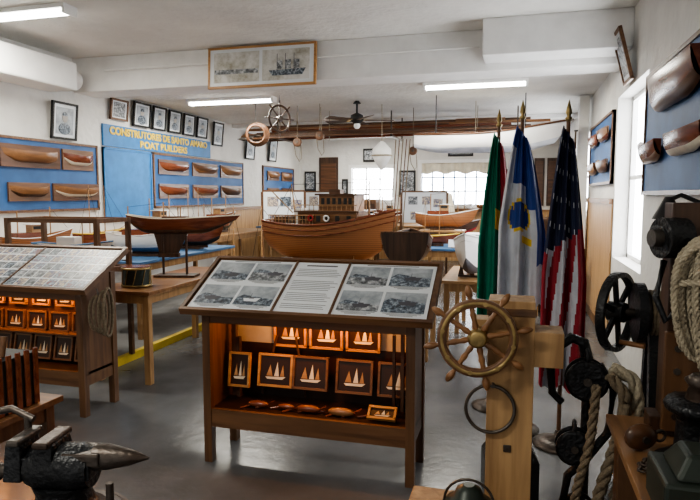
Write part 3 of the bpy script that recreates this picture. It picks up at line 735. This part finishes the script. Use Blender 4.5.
m.ring((-.08,-.095,.462),(0.05,-1,0.05),.095,.007,M_iron); m.cyl((-.07,-.11,.56),(-.07,-.07,.56),.008,M_iron,seg=8)
wp=m.done(.003)
m=MB('binnacle_lamp',(-.14,2.15,.283)); m.lathe([(.09,0),(.1,.01),(.1,.17),(.085,.2),(.055,.22),(.045,.245),(.02,.26)],M_green); m.ring((0,0,.17),(0,0,1),.101,.006,M_iron); m.ring((0,0,.03),(0,0,1),.101,.006,M_iron)
m.tube([(.09*cos(a),0,.19+.09*sin(a)) for a in [pi*i/12 for i in range(13)]],.005,M_iron); m.cyl((-.13,0,.1),(-.09,0,.1),.03,M_iron); m.done()
m=MB('metal_tool_box',(.0,3.25,.001),rz=.15); m.bb(-.14,.14,-.1,.1,0,.2,M_black); m.box((0,0,.23),(.28,.2,.06),M_black,taper=.75); m.tube([(-.07,0,.26),(-.06,0,.31),(.06,0,.31),(.07,0,.26)],.007,M_iron); m.done(.005)

m=MB('rigging_block_stand',(.31,2.66,0))
m.lathe([(.12,0),(.12,.02),(.04,.04),(.022,.06)],M_iron); m.cyl((0,0,.05),(0,0,.92),.02,M_black)
m.tube([(0,0,.9),(-.02,0,.98),(-.07,-.01,1.0),(-.12,-.02,.96),(-.15,-.02,.86),(-.14,-.02,.76),(-.1,-.02,.72)],lambda t:.026-.01*t,M_black,10)
def block(c,r,M=I):
    L=M@T(*c)@R(pi/2,'X')
    for z in (-.035,.02): m.lathe([(r*.85,z),(r,z+.004),(r,z+.014),(r*.85,z+.018)],M_black,L,24)
    m.lathe([(r*.7,-.02),(r*.62,0),(r*.7,.02)],M_iron,L,24); m.cyl((0,0,-.05),(0,0,.05),r*.2,M_iron,M=L)
    m.ring((0,0,r*1.1),(1,0,0),r*.35,.008,M_black,M@T(*c))
block((-.01,-.06,.84),.085); block((-.05,-.06,.55),.075); block((-.02,-.06,.28),.06)
m.tube([(.04,-.04,.9),(.1,-.04,.8),(.08,-.06,.62),(.0,-.06,.5),(-.07,-.06,.42),(-.09,-.06,.28),(-.03,-.06,.16)],.018,M_black,8)
m.rope([(.02,-.14,.84),(.0,-.15,.6),(-.04,-.14,.4),(-.06,-.15,.2),(-.08,-.13,.05),(-.02,-.1,.03)],.02,M_ropeg)
m.rope([(.07,-.12,.88),(.13,-.13,.78),(.09,-.15,.58),(.04,-.15,.38),(.01,-.17,.18),(-.02,-.18,.04),(-.1,-.16,.03)],.025,M_ropeg)
m.rope([(.08,-.09,.9),(.17,-.09,.84),(.17,-.1,.62),(.12,-.12,.42),(.08,-.13,.2),(.08,-.14,.04),(.14,-.1,.03)],.028,M_rope)
m.done()

m=MB('iron_flywheel_winch',(.62,3.2,0))
m.bb(-.12,.22,-.2,.2,0,.05,M_black)
for s in (-.14,.14):
    m.box((.05,s*.7,.5),(.06,.05,.95),M_black,rot=(s*1.0,0,0))
m.cyl((-.2,0,1.02),(.25,0,1.02),.02,M_iron)
MF=T(-.12,0,1.02)@R(radians(-32),'Z')@R(pi/2,'Y')
m.lathe([(.175,-.02),(.2,-.02),(.2,.02),(.175,.02),(.175,-.02)],M_black,MF,40,False)
for i in range(6):
    a=i*pi/3+.2; m.box((.09,0,0),(.17,.03,.018),M_black,MF@R(a,'Z'))
m.lathe([(.001,-.04),(.05,-.04),(.05,.04),(.001,.04)],M_black,MF,20,False); m.cyl((.15,.0,.02),(.15,0,.14),.013,M_teak,M=MF)
m.lathe([(.1,-.06),(.1,.06)],M_iron,T(.07,0,1.02)@R(pi/2,'Y')); m.lathe([(.15,-.02),(.15,.02)],M_black,T(-.02,0,1.02)@R(pi/2,'Y'))
for i in range(5): m.ring((.03+.018*i,0,1.02),(1,0,0),.108,.009,M_ropeg)
m.done(.002)

# ---------------------------------------------------------------- right bench and gear
table('workbench',.36,.98,.9,2.46,.75,M_piney,M_oakz,.09)
m=MB('winch_post',(.6,2.34,.753)); m.bb(-.08,.05,-.06,.06,0,.82,M_dark); m.bb(-.12,.3,-.05,.05,.0,.06,M_dark); m.box((.16,0,.4),(.2,.1,.8),M_dark)
m.box((-.015,-.075,.2),(.15,.03,.35),M_oakz)
m.cyl((-.12,-.08,.70),(-.04,-.05,.70),.07,M_black,.07,24); m.cyl((-.15,-.09,.70),(-.12,-.08,.70),.03,M_iron)
m.cyl((-.02,-.06,.66),(-.02,-.17,.68),.012,M_iron); m.cyl((.1,0,.8),(.1,0,.9),.05,M_black,.03)
m.tube([(.12,-.05,.86),(.16,-.1,.93),(.22,-.1,.93)],.012,M_black)
for i in range(4): m.cyl((-.05,-.095,.08+.08*i),(-.05,-.085,.08+.08*i),.012,M_iron,seg=8)
m.tube([(-.1,-.06,.62),(-.13,-.1,.5),(-.1,-.12,.42),(-.06,-.1,.46)],.012,M_black)
m.bb(.02,.25,-.08,-.05,.5,.56,M_iron); wpo=m.done(.004)
m=MB('rope_coil',(.585,2.15,1.02))
for i in range(15):
    dx=random.uniform(-.03,.03); ph=random.uniform(-.02,.02); w=.06+random.uniform(-.02,.02); hh=.2+random.uniform(-.025,.02)
    pts=[(dx+w*cos(a)*(1+.2*sin(a)),ph-.02+.012*i-.09+.008*sin(3*a),.24+hh*sin(a)) for a in [2*pi*k/14 for k in range(14)]]
    m.rope(pts,.0095,M_rope,closed=True)
m.rope([(-.08,-.05,.3),(-.02,-.1,.31),(.04,-.1,.3),(.08,-.04,.3)],.011,M_rope)
m.done(parent=wpo)
m=MB('iron_bollard',(.56,2.02,.753)); m.lathe([(.12,0),(.12,.02),(.085,.03),(.065,.06),(.06,.15),(.07,.17),(.095,.185),(.1,.2),(.09,.215),(.05,.22)],M_black)
m.lathe([(.04,.22),(.03,.26),(.045,.28),(.02,.3)],M_iron)
for i in range(6): m.cyl((.1*cos(i),.1*sin(i),.02),(.1*cos(i),.1*sin(i),.03),.01,M_iron,seg=6)
m.done()
m=MB('ship_lantern_box',(.5,1.72,.753)); m.box((0,0,.06),(.24,.22,.12),M_green); m.box((0,0,.15),(.18,.18,.06),M_green,taper=.6); m.ring((0,0,.19),(1,0,0),.04,.006,M_iron); m.done(.01)
m=MB('wooden_tackle_block',(.42,2.12,.753),rz=.4); m.sph((0,0,.045),.045,M_wal,sc=(1.3,.6,1)); m.cyl((0,-.035,.045),(0,.035,.045),.012,M_iron); m.ring((.07,0,.045),(0,1,0),.018,.005,M_iron); m.done()
m=MB('coiled_chain',(.43,1.93,.753))
for i in range(22):
    a=i*.6; r_=.05-.001*i; m.ring((r_*cos(a),r_*sin(a),.012+.0015*i),(cos(a)*(i%2),sin(a)*(i%2),1-(i%2)*.6),.012,.004,M_iron,n=12,seg=6)
m.done()
m=MB('wall_lamp',(XR-.002,3.6,1.55),HR); m.cyl((0,.0,0),(0,.03,0),.05,M_blk); m.tube([(0,.03,0),(0,.14,.05),(0,.2,.02)],.012,M_blk); m.lathe([(.02,.06),(.08,-.06)],M_blk,T(0,.2,-.02)); m.done()
m=MB('wall_hung_rigging',(XR-.05,9.09,2.0))
m.cyl((-.18,0,.5),(-.12,0,.5),.012,M_iron)
m.tube([(-.16,0,.5),(-.17,0,.3),(-.16,.03,.1),(-.16,0,-.1),(-.17,-.04,.1),(-.16,0,.48)],.012,M_ropeg,6); m.lathe([(.05,-.02),(.06,0),(.05,.02)],M_wal,T(-.17,0,.3)@R(pi/2,'Y')); m.done()

# ---------------------------------------------------------------- bench vise on stump (lower left)
m=MB('tree_stump_stand',(-1.36,1.52,0)); m.lathe([(.24,0),(.21,.1),(.19,.4),(.2,.57)],M_dark); m.lathe([(.19,.57),(.18,.575)],M_dark); m.done()
m=MB('bench_vise',(-1.36,1.52,.577),rz=.2)
m.lathe([(.13,0),(.13,.025),(.1,.04),(.08,.09),(.09,.12)],M_black)
m.lathe([(.06,-.1),(.075,-.06),(.075,.06),(.06,.1)],M_black,T(0,0,.17)@R(pi/2,'Y'))
m.box((0,0,.18),(.22,.1,.07),M_black); m.box((-.03,0,.225),(.07,.14,.07),M_black,taper=.8); m.box((-.03,0,.262),(.05,.15,.02),M_iron)
m.box((-.13,0,.2),(.06,.13,.12),M_black,taper=.8); m.box((-.12,0,.265),(.04,.14,.02),M_iron)
m.box((.08,0,.21),(.12,.1,.04),M_iron)
m.lathe([(.042,0),(.04,.04),(.025,.11),(.004,.17)],M_iron,T(.11,0,.205)@R(pi/2,'Y'))
m.cyl((-.26,0,.15),(-.12,0,.15),.022,M_iron)
m.tube([(-.245,-.12,.3),(-.235,-.06,.31),(-.24,-.02,.26),(-.245,0,.16),(-.245,.05,.1)],.011,M_iron); m.sph((-.245,-.12,.3),.018,M_iron)
m.cyl((.16,-.02,.0),(.16,-.02,.13),.012,M_iron); m.tube([(-.3,.05,.31),(-.2,.06,.33),(-.12,.05,.3)],.012,M_iron); m.cyl((-.14,.05,.22),(-.14,.05,.31),.012,M_iron)
m.done(.006)
table('side_table',-2.62,-2.08,1.75,2.35,.64,M_oak,M_oakz,.05)
m=MB('slatted_tool_crate',(-2.3,2.1,.643)); m.bb(-.18,.18,-.14,.14,0,.24,M_blk)
for i in range(6): m.bb(-.17+i*.06,-.14+i*.06,-.15,-.14,0,.26,M_oakz); m.bb(.18,.19,-.14+i*.05,-.115+i*.05,0,.26,M_mah)
for i in range(5): m.cyl((-.12+i*.06,0,.24),(-.12+i*.06,.02,.33),.014,M_oak,seg=8)
m.done(.002)

# ---------------------------------------------------------------- light & camera
w=bpy.data.worlds.new('World'); S.world=w; w.use_nodes=True
w.node_tree.nodes['Background'].inputs[0].default_value=(1,.96,.9,1); w.node_tree.nodes['Background'].inputs[1].default_value=.6
S.view_settings.look='AgX - Medium High Contrast'
cam=bpy.data.cameras.new('camera'); cam.lens=36*600/700; cam.sensor_width=36; cam.clip_start=.05
co=bpy.data.objects.new('camera',cam); S.collection.objects.link(co); co.location=(0,0,1.6); co.rotation_euler=(radians(90-5.24),0,radians(15.4))
S.camera=co
